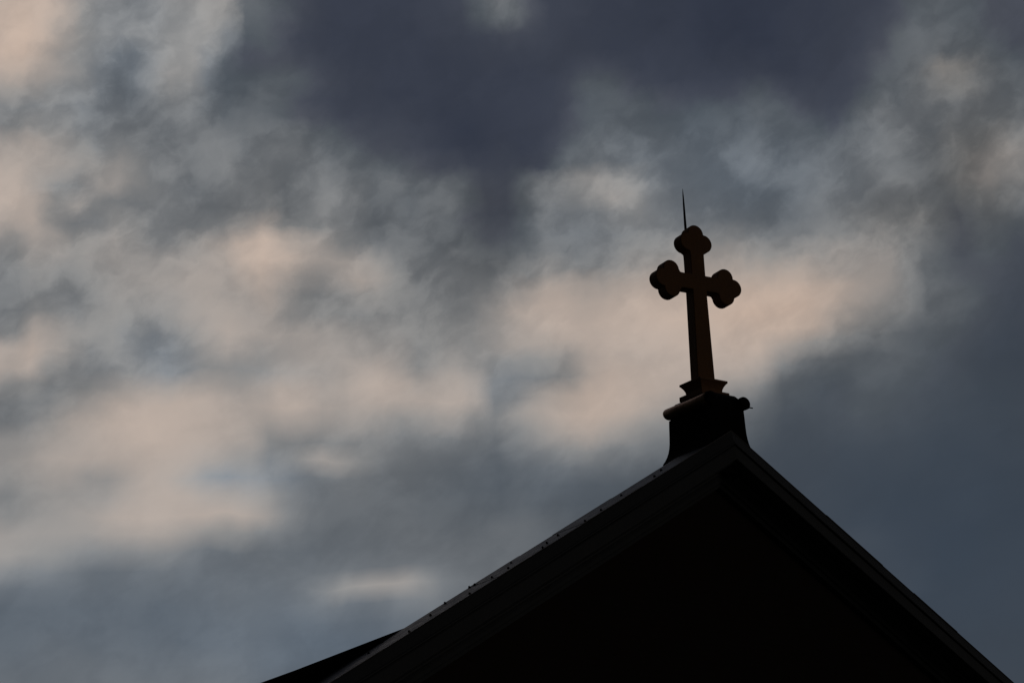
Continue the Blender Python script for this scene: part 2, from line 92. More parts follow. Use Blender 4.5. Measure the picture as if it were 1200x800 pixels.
# warmth of the same clouds (red minus blue)
CLOUD_WARMTH = [
    [-9, -9, -9, -9, -9, -9, -8, -8, -8, -8, -8, -8, -8, -7, -6, -7, -8, -8, -9, -9, -9, -9, -9, -9, -9, -9, -9, -10, -10, -10, -10, -11, -11, -12, -12, -13, -13, -14, -14, -15, -15, -16, -16, -16, -16, -16, -17, -17, -17, -17, -17, -17, -17, -17, -17, -17, -17, -17, -17, -17, -17, -17, -17],
    [-9, -9, -9, -9, -9, -9, -8, -8, -8, -8, -8, -8, -8, -8, -7, -7, -8, -9, -9, -10, -10, -10, -10, -10, -10, -10, -10, -10, -10, -10, -11, -11, -11, -12, -12, -13, -13, -14, -14, -15, -15, -16, -16, -16, -16, -17, -17, -17, -17, -17, -17, -18, -18, -18, -17, -17, -17, -17, -17, -17, -17, -17, -17],
    [-10, -10, -10, -10, -10, -10, -9, -9, -9, -9, -9, -9, -9, -8, -8, -8, -9, -10, -10, -10, -10, -10, -10, -10, -10, -10, -10, -10, -10, -11, -11, -11, -12, -12, -13, -13, -13, -14, -14, -15, -15, -16, -16, -16, -17, -17, -17, -17, -17, -18, -18, -18, -18, -18, -18, -18, -18, -17, -17, -17, -17, -17, -17],
    [-10, -10, -11, -11, -11, -11, -10, -10, -10, -10, -10, -10, -10, -9, -9, -9, -10, -11, -12, -12, -12, -12, -12, -12, -11, -11, -11, -11, -11, -11, -11, -11, -12, -12, -13, -13, -14, -14, -14, -15, -15, -16, -16, -17, -17, -17, -17, -18, -18, -18, -18, -18, -18, -18, -18, -18, -18, -18, -18, -17, -17, -17, -17],
    [-11, -12, -12, -12, -12, -12, -11, -11, -11, -11, -11, -11, -12, -11, -11, -11, -13, -14, -14, -15, -15, -15, -14, -14, -13, -13, -12, -12, -12, -12, -12, -12, -12, -12, -13, -13, -14, -14, -15, -15, -16, -16, -16, -17, -17, -17, -18, -18, -18, -19, -19, -19, -19, -19, -19, -19, -18, -18, -18, -18, -17, -17, -17],
    [-13, -13, -13, -13, -13, -13, -13, -13, -13, -13, -13, -13, -14, -13, -13, -14, -16, -17, -18, -18, -18, -18, -18, -17, -16, -15, -14, -13, -13, -12, -12, -12, -12, -13, -13, -13, -14, -14, -15, -15, -16, -16, -17, -17, -17, -18, -18, -18, -19, -19, -19, -20, -20, -19, -19, -19, -19, -18, -18, -18, -18, -17, -17],
    [-14, -15, -15, -15, -15, -15, -15, -14, -14, -15, -15, -16, -16, -16, -16, -17, -18, -20, -21, -21, -21, -21, -20, -19, -18, -17, -16, -14, -14, -13, -13, -12, -13, -13, -13, -13, -14, -14, -15, -15, -16, -16, -17, -17, -18, -18, -19, -19, -19, -20, -20, -20, -20, -20, -20, -20, -19, -19, -18, -18, -18, -18, -17],
    [-16, -16, -16, -17, -17, -17, -16, -16, -17, -17, -17, -18, -18, -19, -19, -19, -19, -20, -21, -22, -22, -22, -21, -19, -18, -17, -15, -14, -13, -13, -13, -12, -12, -13, -13, -13, -14, -14, -15, -15, -16, -16, -17, -18, -18, -19, -19, -19, -20, -20, -21, -21, -21, -21, -20, -20, -20, -19, -19, -18, -18, -18, -17],
    [-17, -17, -17, -18, -18, -18, -18, -18, -18, -18, -18, -19, -19, -19, -19, -19, -19, -19, -20, -20, -20, -19, -19, -18, -16, -15, -14, -13, -12, -12, -12, -12, -12, -12, -13, -13, -13, -14, -14, -15, -16, -16, -17, -18, -18, -19, -19, -20, -20, -20, -21, -21, -21, -21, -21, -20, -20, -19, -19, -19, -18, -18, -18],
    [-17, -17, -17, -18, -18, -18, -18, -18, -18, -18, -18, -18, -19, -18, -18, -17, -17, -17, -17, -16, -15, -15, -15, -13, -11, -10, -11, -11, -11, -11, -11, -11, -12, -12, -13, -13, -13, -14, -14, -15, -15, -16, -17, -18, -18, -19, -19, -20, -20, -20, -21, -22, -22, -21, -21, -21, -20, -20, -19, -19, -18, -18, -18],
    [-14, -14, -15, -15, -15, -16, -16, -16, -16, -16, -16, -16, -16, -16, -16, -15, -15, -15, -14, -12, -7, 1, 5, 7, 6, -2, -9, -10, -10, -10, -10, -11, -11, -12, -12, -13, -13, -14, -14, -15, -15, -16, -17, -17, -18, -19, -19, -19, -20, -21, -21, -22, -22, -22, -21, -21, -20, -20, -19, -19, -19, -18, -18],
    [-5, -5, -6, -6, -7, -9, -12, -13, -14, -15, -14, -14, -13, -14, -14, -14, -14, -13, -13, -13, -12, -11, -11, -10, -10, -10, -10, -10, -10, -10, -10, -11, -11, -12, -12, -13, -13, -14, -14, -15, -15, -16, -17, -17, -18, -19, -19, -19, -20, -21, -21, -22, -22, -22, -21, -21, -21, -20, -20, -19, -19, -18, -18],
    [6, 6, 6, 5, 5, 3, 0, -4, -6, -6, -5, -5, -6, -10, -12, -13, -12, -12, -13, -13, -12, -12, -11, -11, -10, -10, -10, -10, -10, -10, -10, -11, -11, -12, -13, -13, -13, -14, -14, -15, -15, -16, -17, -17, -18, -19, -19, -20, -21, -21, -21, -21, -21, -21, -21, -21, -20, -20, -19, -19, -19, -18, -18],
    [7, 7, 7, 7, 7, 6, 6, 6, 7, 10, 12, 13, 11, 7, 3, 0, -2, -6, -9, -11, -11, -11, -11, -10, -10, -10, -11, -11, -11, -10, -10, -11, -12, -13, -13, -13, -14, -14, -14, -15, -16, -16, -17, -18, -18, -19, -19, -20, -20, -21, -21, -21, -21, -21, -21, -20, -20, -20, -19, -19, -18, -18, -18],
    [0, 0, 0, 0, 0, 2, 4, 6, 9, 14, 18, 19, 19, 20, 20, 19, 17, 9, -5, -9, -10, -10, -10, -10, -10, -11, -11, -12, -13, -13, -13, -14, -14, -15, -15, -15, -15, -15, -15, -15, -16, -16, -17, -17, -18, -18, -19, -19, -20, -20, -20, -20, -20, -20, -20, -20, -20, -19, -19, -18, -18, -18, -17],
    [-2, -3, -3, -3, -3, 1, 4, 5, 5, 7, 14, 18, 19, 17, 11, 8, 7, 3, -7, -10, -10, -9, -9, -10, -10, -11, -12, -13, -14, -15, -14, -15, -15, -15, -15, -15, -14, -14, -14, -14, -15, -15, -16, -17, -17, -18, -18, -19, -19, -19, -19, -20, -20, -20, -19, -19, -19, -19, -18, -18, -18, -17, -17],
    [3, 3, 3, 2, 2, 5, 9, 11, 5, 4, 12, 18, 16, 6, -8, -14, -9, -11, -14, -11, -9, -8, -8, -9, -9, -10, -11, -12, -13, -14, -13, -13, -12, -11, -11, -11, -11, -11, -12, -12, -13, -14, -15, -16, -17, -17, -17, -18, -18, -18, -18, -19, -19, -19, -19, -19, -18, -18, -18, -18, -17, -17, -17],
    [5, 5, 5, 5, 5, 9, 14, 16, 17, 18, 19, 20, 19, 17, 11, 6, 2, -9, -4, 4, 9, 5, -1, -5, -7, -8, -9, -10, -11, -12, -9, -7, -4, -1, -2, -5, -6, -7, -8, -9, -11, -11, -13, -14, -16, -16, -16, -16, -16, -16, -17, -17, -18, -18, -18, -18, -18, -18, -17, -17, -17, -17, -17],
    [2, 3, 3, 3, 4, 5, 11, 14, 18, 21, 23, 24, 23, 21, 19, 17, 12, -1, -3, -3, -3, -3, -3, -3, -5, -5, -6, -7, -8, -9, -4, 5, 11, 17, 17, 11, 8, 3, -2, -5, -7, -8, -10, -12, -15, -15, -15, -15, -14, -14, -15, -16, -17, -17, -18, -18, -17, -17, -17, -17, -17, -17, -17],
    [-6, -6, -6, -6, -5, -4, 4, 15, 18, 22, 24, 25, 24, 23, 21, 19, 16, 13, 14, 12, 7, 6, 8, 6, 2, 3, 7, 6, -1, -3, 5, 14, 20, 25, 27, 26, 24, 19, 14, 7, 2, -3, -6, -9, -13, -14, -15, -14, -13, -13, -14, -15, -16, -16, -17, -17, -17, -17, -17, -17, -17, -17, -17],
    [-6, -7, -6, -6, -6, -5, -4, 4, 10, 17, 22, 23, 23, 23, 21, 18, 16, 18, 22, 21, 15, 14, 18, 20, 18, 18, 18, 19, 12, -8, -6, 7, 17, 23, 28, 28, 26, 25, 23, 21, 17, 11, 6, -3, -10, -12, -13, -13, -12, -12, -12, -13, -15, -15, -16, -17, -17, -17, -17, -17, -17, -17, -17],
    [3, 2, 1, 1, 0, 1, -5, -3, 0, 5, 10, 13, 12, 12, 13, 11, 10, 12, 19, 18, 13, 15, 20, 22, 21, 13, 14, 16, 10, -9, -10, -7, -3, 3, 19, 26, 25, 24, 24, 23, 23, 22, 20, 14, -4, -7, -8, -9, -10, -10, -10, -12, -13, -14, -15, -17, -17, -17, -17, -17, -17, -17, -17],
    [18, 17, 17, 17, 17, 19, 3, -3, -5, -5, -2, -5, -10, -8, 0, 2, 0, 0, 7, 9, 9, 12, 16, 17, 11, 0, 4, 7, 3, -2, -3, -1, 2, 7, 18, 23, 22, 22, 23, 24, 25, 26, 27, 27, 16, 8, 2, -1, -3, -5, -8, -11, -11, -12, -14, -15, -16, -16, -16, -16, -16, -16, -16],
    [13, 14, 15, 16, 17, 23, 13, 4, -4, -1, -5, -11, -12, -5, 6, 12, 10, 4, 8, 11, 11, 10, 9, 8, 6, -1, 0, 2, 1, 6, 12, 14, 17, 21, 24, 25, 25, 25, 26, 27, 28, 29, 30, 32, 32, 31, 28, 18, 9, 2, -3, -6, -9, -10, -12, -14, -16, -16, -16, -16, -16, -16, -16],
    [-4, -3, -3, -3, -1, 15, 11, 4, 1, 0, -6, -10, -7, 2, 11, 17, 14, 12, 11, 11, 9, 7, 5, 3, 2, 0, 0, 0, 1, 7, 14, 18, 23, 25, 25, 27, 27, 28, 29, 30, 31, 33, 35, 36, 35, 36, 33, 27, 19, 12, 5, -3, -8, -9, -12, -14, -15, -15, -15, -15, -15, -15, -15],
    [-6, -6, -6, -6, -5, 0, -1, -4, 0, 2, 0, -1, 3, 10, 13, 14, 12, 12, 4, 1, 0, -1, -2, -1, -1, -2, -2, -3, -2, 5, 17, 22, 25, 25, 22, 24, 26, 27, 28, 28, 29, 30, 32, 32, 33, 33, 31, 28, 21, 15, 10, -1, -8, -10, -12, -13, -14, -15, -15, -15, -15, -15, -15],
    [-6, -6, -6, -6, -5, -3, -4, -5, -2, 3, 5, 5, 6, 11, 13, 11, 12, 18, 6, 0, -2, 0, 3, 3, 0, -3, -4, -4, -4, -2, 4, 14, 21, 18, 14, 14, 17, 20, 21, 21, 22, 22, 22, 20, 19, 19, 18, 16, 11, 10, 9, 0, -7, -10, -12, -12, -12, -14, -14, -14, -14, -13, -13],
    [-5, -5, -5, -5, -4, 1, -1, -2, 1, 4, 7, 8, 9, 12, 13, 12, 19, 26, 19, 9, 6, 10, 15, 10, 0, -5, -5, -5, -5, -6, -4, -2, 4, -1, -3, -2, 3, 6, 8, 9, 10, 12, 10, 6, 3, 3, 4, 6, 8, 5, 4, 0, -3, -7, -10, -9, -9, -11, -11, -12, -11, -11, -11],
    [-2, -2, -2, -3, -1, 7, 7, 3, 5, 7, 6, 6, 7, 10, 12, 15, 26, 30, 27, 19, 13, 13, 11, 4, -4, -6, -7, -6, -7, -8, -9, -9, -6, -7, -8, -6, -4, -1, 0, 1, 0, 1, -1, -5, -7, -7, -6, -4, -3, -1, 0, -1, 0, -4, -8, -6, -5, -6, -8, -8, -8, -8, -7],
    [6, 6, 5, 4, 6, 15, 10, 2, 3, 7, 3, -2, -3, 2, 7, 14, 26, 29, 21, 13, 8, 1, -4, -7, -7, -7, -8, -8, -9, -11, -12, -12, -9, -9, -10, -9, -7, -5, -5, -7, -8, -9, -10, -11, -12, -12, -10, -8, -6, -4, -4, -4, -4, -6, -5, -1, 1, -1, -3, -4, -5, -5, -4],
    [18, 18, 17, 17, 19, 21, 3, -4, -4, 2, -1, -4, -5, -5, -4, -1, 8, 15, -2, -4, -3, -3, -6, -9, -8, -8, -8, -9, -11, -13, -13, -12, -8, -8, -8, -7, -3, -2, -7, -10, -12, -13, -14, -15, -15, -14, -12, -10, -8, -8, -6, -5, -6, -6, -2, 3, 9, 5, 3, 1, 0, 0, 0],
    [22, 22, 22, 22, 23, 20, 2, 8, -1, -3, -5, -4, -5, -6, -7, -5, -4, -2, -6, -6, -4, -4, -5, -9, -9, -10, -8, -8, -10, -12, -13, -10, -7, -4, -2, 2, 6, 2, -8, -12, -14, -15, -16, -16, -15, -14, -13, -11, -10, -9, -7, -7, -7, -5, -1, 3, 7, 8, 5, 1, -1, -2, -4],
    [20, 20, 21, 21, 20, 11, -3, -4, 8, 9, 2, -3, -6, -8, -7, -5, -5, -5, -7, -6, -5, -5, -7, -9, -8, -10, -9, -9, -10, -13, -14, -11, -7, -4, 2, 4, 2, -3, -10, -14, -15, -16, -16, -15, -14, -15, -14, -12, -11, -9, -8, -7, -7, -6, -1, -1, 1, 2, -1, -4, -6, -7, -8],
    [15, 16, 16, 17, 16, 13, 10, 4, 3, 7, 1, -5, -6, -7, -6, -5, -6, -6, -7, -7, -7, -8, -10, -11, -12, -13, -14, -15, -16, -16, -16, -16, -16, -13, -11, -10, -11, -12, -13, -14, -15, -16, -15, -15, -14, -15, -14, -13, -12, -10, -9, -7, -7, -8, -4, -4, -5, -5, -7, -9, -9, -10, -10],
    [8, 9, 10, 11, 14, 15, 6, 0, -5, -3, -5, -7, -7, -7, -6, -6, -8, -7, -6, -7, -9, -11, -12, -14, -15, -16, -17, -18, -18, -18, -17, -18, -18, -16, -13, -12, -12, -13, -13, -14, -16, -16, -15, -15, -14, -14, -14, -15, -16, -13, -9, -7, -8, -7, -6, -5, -6, -8, -9, -10, -10, -10, -10],
    [-5, -5, -4, -4, -1, 2, -1, -7, -8, -7, -7, -8, -8, -7, -7, -8, -9, -8, -8, -9, -11, -13, -14, -16, -16, -17, -17, -18, -19, -18, -18, -18, -18, -17, -15, -14, -13, -13, -14, -15, -16, -16, -15, -15, -13, -14, -15, -16, -17, -16, -13, -10, -10, -6, -1, 0, -4, -8, -10, -10, -11, -11, -12],
    [-5, -5, -5, -5, -5, -5, -4, -9, -10, -9, -9, -8, -6, -7, -10, -12, -11, -11, -12, -13, -14, -16, -17, -17, -17, -17, -18, -18, -18, -18, -18, -18, -18, -18, -16, -14, -13, -13, -14, -15, -17, -17, -17, -16, -14, -16, -17, -17, -17, -17, -15, -12, -10, -7, 4, 2, -5, -10, -13, -13, -14, -14, -14],
    [9, 8, 7, 7, 6, 3, -1, -5, -11, -12, -12, -8, -2, -4, -11, -14, -13, -11, -12, -15, -16, -17, -17, -17, -18, -18, -18, -18, -18, -18, -18, -18, -18, -18, -16, -13, -13, -15, -17, -18, -18, -18, -18, -18, -17, -18, -18, -18, -17, -17, -16, -13, -11, -9, -8, -9, -10, -12, -14, -14, -14, -14, -14],
    [23, 23, 24, 26, 23, 16, 10, 0, -10, -13, -13, -7, 2, 1, -12, -15, -14, -13, -12, -13, -15, -16, -17, -17, -18, -18, -18, -18, -18, -18, -18, -18, -18, -17, -17, -16, -16, -17, -18, -18, -18, -18, -18, -18, -18, -19, -18, -18, -17, -17, -17, -15, -11, -10, -10, -11, -12, -13, -14, -14, -14, -14, -14],
    [25, 26, 28, 32, 32, 23, 8, -1, -7, -14, -14, -7, 0, 2, -8, -14, -15, -14, -14, -15, -16, -17, -18, -18, -18, -18, -18, -18, -18, -17, -17, -17, -17, -17, -17, -17, -18, -18, -18, -18, -18, -19, -19, -19, -19, -19, -18, -18, -18, -17, -17, -16, -14, -12, -11, -12, -13, -13, -14, -14, -14, -14, -14],
    [25, 26, 28, 32, 33, 28, 14, 1, -4, -6, -5, -4, -1, 1, 0, -9, -14, -13, -15, -17, -17, -18, -18, -18, -18, -18, -18, -17, -17, -17, -16, -15, -16, -17, -17, -18, -18, -18, -18, -18, -18, -19, -19, -19, -19, -19, -18, -18, -18, -17, -17, -17, -15, -12, -11, -12, -12, -13, -14, -14, -14, -14, -14],
    [25, 26, 28, 31, 32, 29, 20, 0, -5, -6, -6, -6, -3, -1, 2, 1, -12, -12, -14, -16, -17, -18, -18, -18, -18, -18, -17, -17, -16, -13, -10, -10, -14, -17, -17, -17, -18, -18, -18, -18, -18, -19, -19, -19, -19, -19, -19, -18, -18, -17, -17, -17, -15, -13, -11, -12, -12, -13, -14, -14, -14, -14, -14],
    [25, 26, 27, 29, 30, 28, 20, 1, -4, -6, -8, -6, -2, 0, 2, 3, -10, -11, -13, -15, -17, -18, -18, -18, -18, -18, -17, -17, -16, -12, -7, -9, -14, -17, -17, -17, -18, -18, -18, -18, -18, -19, -19, -19, -19, -19, -19, -18, -18, -18, -17, -17, -15, -13, -11, -11, -12, -13, -14, -14, -14, -14, -14],
    [25, 25, 26, 27, 27, 27, 19, 2, -3, -4, -5, -4, 0, 3, 5, 4, -10, -11, -13, -15, -17, -18, -18, -18, -18, -18, -17, -17, -16, -12, -8, -9, -13, -17, -17, -17, -18, -18, -18, -18, -18, -19, -19, -19, -19, -19, -19, -18, -18, -18, -17, -17, -15, -13, -11, -11, -12, -13, -14, -14, -14, -14, -14],
    [25, 25, 25, 26, 26, 26, 18, 2, -2, -3, -4, -2, 2, 4, 6, 5, -10, -11, -13, -15, -17, -18, -18, -18, -18, -18, -17, -17, -16, -12, -8, -9, -13, -17, -17, -17, -18, -18, -18, -18, -18, -19, -19, -19, -19, -19, -19, -18, -18, -18, -17, -17, -16, -14, -11, -11, -12, -13, -14, -14, -14, -14, -14],
]
AZ0, AZ1, EL0, EL1 = 20.5, 52.5, 8.5, 29.0

def lin(c):
    c /= 255.0
    return c/12.92 if c <= 0.04045 else ((c+0.055)/1.055)**2.4

def build_world():
    w = bpy.data.worlds.new('World'); SC.world = w; w.use_nodes = True
    nt = w.node_tree; N = nt.nodes; L = nt.links
    N.clear()
    def put(sock, v):
        if isinstance(v, bpy.types.NodeSocket): L.new(v, sock)
        else: sock.default_value = v
    def math_(op, a, b=None, c=None, clamp=False):
        n = N.new('ShaderNodeMath'); n.operation = op; n.use_clamp = clamp
        put(n.inputs[0], a)
        if b is not None: put(n.inputs[1], b)
        if c is not None: put(n.inputs[2], c)
        return n.outputs[0]
    def vec_(op, a, b=None, s=None):
        n = N.new('ShaderNodeVectorMath'); n.operation = op
        put(n.inputs[0], a)
        if b is not None: put(n.inputs[1], b)
        if s is not None: put(n.inputs['Scale'], s)
        return n.outputs[0]
    def noise(v, scale, detail=5, rough=0.55, dist=0.0):
        n = N.new('ShaderNodeTexNoise'); n.noise_dimensions = '3D'
        L.new(v, n.inputs['Vector']); n.inputs['Scale'].default_value = scale
        n.inputs['Detail'].default_value = detail; n.inputs['Roughness'].default_value = rough
        n.inputs['Distortion'].default_value = dist
        return n
    def mix(fac, a, b, kind='MIX'):
        n = N.new('ShaderNodeMix'); n.data_type = 'RGBA'; n.blend_type = kind
        put(n.inputs[0], fac); put(n.inputs[6], a); put(n.inputs[7], b)
        return n.outputs[2]
    def rng(v, a, b, c=0.0, d=1.0, smooth=False):
        n = N.new('ShaderNodeMapRange'); n.clamp = True
        if smooth: n.interpolation_type = 'SMOOTHSTEP'
        put(n.inputs[0], v)
        for i, x in enumerate((a, b, c, d)): n.inputs[i+1].default_value = x
        return n.outputs[0]
    def azel(v):
        s = N.new('ShaderNodeSeparateXYZ'); L.new(v, s.inputs[0])
        az = math_('MULTIPLY', math_('ARCTAN2', s.outputs[0], s.outputs[1]), 180/math.pi)
        el = math_('MULTIPLY', math_('ARCSINE', s.outputs[2]), 180/math.pi)
        return az, el
    d = N.new('ShaderNodeTexCoord').outputs['Generated']
    az_t, el_t = azel(d)
    rough_up = rng(el_t, 14.5, 22.5, 0.25, 1.0, True)     # higher clouds are torn, lower ones smooth
    # turbulence that bends the cloud map
    w1 = vec_('SUBTRACT', noise(d, 30, 2, 0.5).outputs['Color'], (0.5, 0.5, 0.5))
    w2 = vec_('SUBTRACT', noise(d, 95, 4, 0.55).outputs['Color'], (0.5, 0.5, 0.5))
    wv = vec_('ADD', vec_('SCALE', w1, s=WARP1), vec_('SCALE', w2, s=math_('MULTIPLY', rough_up, WARP2)))
    dw = vec_('NORMALIZE', vec_('ADD', d, wv))
    az, el = azel(dw)
    t = rng(az, AZ0, AZ1)
    cur = None
    nr = len(CLOUD_LIGHT)
    t2 = [math_('MULTIPLY', t, 2.0, clamp=True), math_('SUBTRACT', math_('MULTIPLY', t, 2.0), 1.0, clamp=True)]
    west = math_('LESS_THAN', t, 0.5)
    for j, (light, warmth) in enumerate(zip(CLOUD_LIGHT, CLOUD_WARMTH)):
        e0 = EL0 + (EL1-EL0)*(j-1)/(nr-1); e1 = EL0 + (EL1-EL0)*j/(nr-1)
        kg = 0.06 + 0.16*min(1, max(0, (e1-17)/6))       # high dark cloud is navy, low dark cloud steel blue
        band = bpy.data.node_groups.new('cloud_band', 'ShaderNodeTree')      # one elevation of the map
        band.interface.new_socket('west', in_out='INPUT', socket_type='NodeSocketFloat')
        band.interface.new_socket('east', in_out='INPUT', socket_type='NodeSocketFloat')
        band.interface.new_socket('side', in_out='INPUT', socket_type='NodeSocketFloat')
        band.interface.new_socket('elevation', in_out='INPUT', socket_type='NodeSocketFloat')
        band.interface.new_socket('below', in_out='INPUT', socket_type='NodeSocketColor')
        band.interface.new_socket('Color', in_out='OUTPUT', socket_type='NodeSocketColor')
        gi = band.nodes.new('NodeGroupInput'); go = band.nodes.new('NodeGroupOutput')
        half_ramps = []
        for h in (0, 1):
            cr = band.nodes.new('ShaderNodeValToRGB'); ramp = cr.color_ramp; ramp.interpolation = 'LINEAR'
            while len(ramp.elements) < 32: ramp.elements.new(0.5)
            for i in range(32): ramp.elements[i].position = i/31
            for i in range(32):
                v, w_ = light[h*31+i], warmth[h*31+i]
                g_ = 0.09 if w_ > 0 else (kg if v < 85 else 0.03)       # dusty pink lights, teal gaps
                ramp.elements[i].color = (lin(v+w_/2), lin(v-g_*abs(w_)), lin(v-w_/2), 1)
            band.links.new(gi.outputs[h], cr.inputs[0]); half_ramps.append(cr.outputs[0])
        bm_ = band.nodes.new('ShaderNodeMix'); bm_.data_type = 'RGBA'
        band.links.new(half_ramps[0], bm_.inputs[7]); band.links.new(half_ramps[1], bm_.inputs[6])
        band.links.new(gi.outputs[2], bm_.inputs[0])
        up = band.nodes.new('ShaderNodeMapRange'); up.clamp = True
        up.inputs[1].default_value, up.inputs[2].default_value = (e0, e1) if j else (-91, -90)
        band.links.new(gi.outputs[3], up.inputs[0])
        st = band.nodes.new('ShaderNodeMix'); st.data_type = 'RGBA'
        band.links.new(up.outputs[0], st.inputs[0]); band.links.new(gi.outputs[4], st.inputs[6]); band.links.new(bm_.outputs[2], st.inputs[7])
        band.links.new(st.outputs[2], go.inputs[0])
        gn = N.new('ShaderNodeGroup'); gn.node_tree = band
        L.new(t2[0], gn.inputs[0]); L.new(t2[1], gn.inputs[1]); L.new(west, gn.inputs[2])
        L.new(el, gn.inputs[3])
        if cur is not None: L.new(cur, gn.inputs[4])
        cur = gn.outputs[0]
    # billows and wisps: fractal noise, stronger in the torn upper clouds
    flat = N.new('ShaderNodeCombineXYZ')
    put(flat.inputs[0], math_('MULTIPLY', az, 0.94)); put(flat.inputs[1], el)
    sq = N.new('ShaderNodeMapping'); sq.vector_type = 'TEXTURE'
    sq.inputs['Rotation'].default_value = (0, 0, rad(28)); sq.inputs['Scale'].default_value = (1.3, 0.9, 1)
    L.new(flat.outputs[0], sq.inputs['Vector'])
    n1 = noise(sq.outputs[0], 0.62, 6, 0.56, 0.12).outputs['Fac']
    n2 = noise(sq.outputs[0], 1.9, 5, 0.58, 0.0).outputs['Fac']
    n1 = rng(n1, 0.39, 0.61, 0.0, 1.0, True)              # gives the scud firm edges
    amp = rng(el_t, 13.5, 22.5, WISP_LO, WISP_HI, True)
    nn = math_('ADD', math_('SUBTRACT', n1, 0.5), math_('MULTIPLY', math_('SUBTRACT', n2, 0.5), 1.0))
    # dense navy cloud is even, half-lit cloud shows the most structure
    lum = N.new('ShaderNodeRGBToBW'); L.new(cur, lum.inputs[0])
    amp = math_('MULTIPLY', amp, rng(lum.outputs[0], 0.045, 0.15, 0.22, 1.0, True))
    amp = math_('MULTIPLY', amp, rng(lum.outputs[0], 0.20, 0.38, 1.0, 0.4, True))
    gain = math_('POWER', 2.0, math_('MULTIPLY', nn, math_('MULTIPLY', amp, 2.0)))
    warm = N.new('ShaderNodeCombineColor')
    put(warm.inputs[0], math_('POWER', gain, 1.05)); put(warm.inputs[1], gain); put(warm.inputs[2], math_('POWER', gain, 0.93))
    near = mix(1.0, cur, warm.outputs[0], 'MULTIPLY')
    # the rest of the sky: the same broken deck, getting darker away from the bright side
    g1 = noise(d, 6.5, 8, 0.58, 0.1).outputs['Fac']
    gr = N.new('ShaderNodeValToRGB'); L.new(g1, gr.inputs[0])
    gr.color_ramp.elements[0].position = 0.35; gr.color_ramp.elements[0].color = (lin(50), lin(54), lin(66), 1)
    gr.color_ramp.elements[1].position = 0.68; gr.color_ramp.elements[1].color = (lin(150), lin(142), lin(136), 1)
    m = gr.color_ramp.elements.new(0.52); m.color = (lin(88), lin(92), lin(100), 1)
    side = N.new('ShaderNodeVectorMath'); side.operation = 'DOT_PRODUCT'
    put(side.inputs[0], d); side.inputs[1].default_value = (math.sin(rad(42)), math.cos(rad(42)), 0.2)
    far = vec_('SCALE', gr.outputs[0], s=rng(side.outputs['Value'], 0.25, 0.95, 0.03, 1.0, True))
    ma = math_('MULTIPLY', rng(az_t, 12.0, 21.6, 0, 1, True), rng(az_t, 51.2, 61, 1, 0, True))
    me = math_('MULTIPLY', rng(el_t, 2.0, 9.4, 0, 1, True), rng(el_t, 28.2, 37, 1, 0, True))
    cloud = mix(math_('MULTIPLY', ma, me), far, near)
    bc = N.new('ShaderNodeBackground'); L.new(cloud, bc.inputs[0]); bc.inputs[1].default_value = 2.0**(-EXPO)*CLOUD_GAIN
    sky = N.new('ShaderNodeTexSky'); sky.sky_type = 'NISHITA'; sky.sun_disc = False
    sky.sun_elevation = SUN_EL; sky.sun_rotation = SUN_AZ
    bs = N.new('ShaderNodeBackground'); L.new(sky.outputs[0], bs.inputs[0]); bs.inputs[1].default_value = 0.05
    ms = N.new('ShaderNodeMixShader'); ms.inputs[0].default_value = 0.94      # cloud cover
    L.new(bs.outputs[0], ms.inputs[1]); L.new(bc.outputs[0], ms.inputs[2])
    o = N.new('ShaderNodeOutputWorld'); L.new(ms.outputs[0], o.inputs[0])
WARP1, WARP2, WISP_LO, WISP_HI, CLOUD_GAIN = 0.010, 0.0085, 0.09, 0.27, 1.0
build_world()

BOLTS = [(-1.094, 0.131, 0.02), (-0.851, 0.3, 0.02), (-1.495, 0.249, 0.02), (-1.912, 0.1, 0.02), (-2.197, 0.03, 0.02), (-2.412, 0.251, 0.02), (-2.609, 0.196, 0.02), (-2.79, 0.03, 0.02), (-2.964, 0.378, 0.02), (-3.197, 0.111, 0.02), (-3.361, 0.185, 0.02), (-3.397, 0.459, 0.02), (-3.761, 0.03, 0.02), (-3.425, 0.52, 0.02), (-3.779, 0.469, 0.02), (-4.109, 0.256, 0.02), (-4.516, 0.04, 0.02), (-4.553, 0.498, 0.02), (-4.838, 0.307, 0.02)]      # (x, y, height) on the left coping

# ---------------------------------------------------------------- helpers
def link(o, parent=None):
    C.objects.link(o)
    if parent: o.parent = parent
    return o
def empty(name, loc, label, cat):
    o = bpy.data.objects.new(name, None); o.empty_display_size = 0.3; o.location = loc
    o['label'] = label; o['category'] = cat
    return link(o)
def mesh_obj(name, bm, m, parent=None, bevel=0.0, smooth=None, seg=2):
    bmesh.ops.recalc_face_normals(bm, faces=bm.faces)
    me = bpy.data.meshes.new(name); bm.to_mesh(me); bm.free()
    me.materials.append(m)
    if smooth is not None:
        me.shade_smooth(); me.set_sharp_from_angle(angle=rad(smooth))
    o = bpy.data.objects.new(name, me); link(o, parent)
    if bevel:
        b = o.modifiers.new('bevel', 'BEVEL'); b.width = bevel; b.segments = seg; b.limit_method = 'ANGLE'; b.angle_limit = rad(30)
        b.harden_normals = False
    return o
def box(bm, x0, x1, y0, y1, z0, z1):
    v = [bm.verts.new((x, y, z)) for x in (x0, x1) for y in (y0, y1) for z in (z0, z1)]
    for f in ((0,1,3,2),(4,6,7,5),(0,4,5,1),(2,3,7,6),(0,2,6,4),(1,5,7,3)): bm.faces.new([v[i] for i in f])
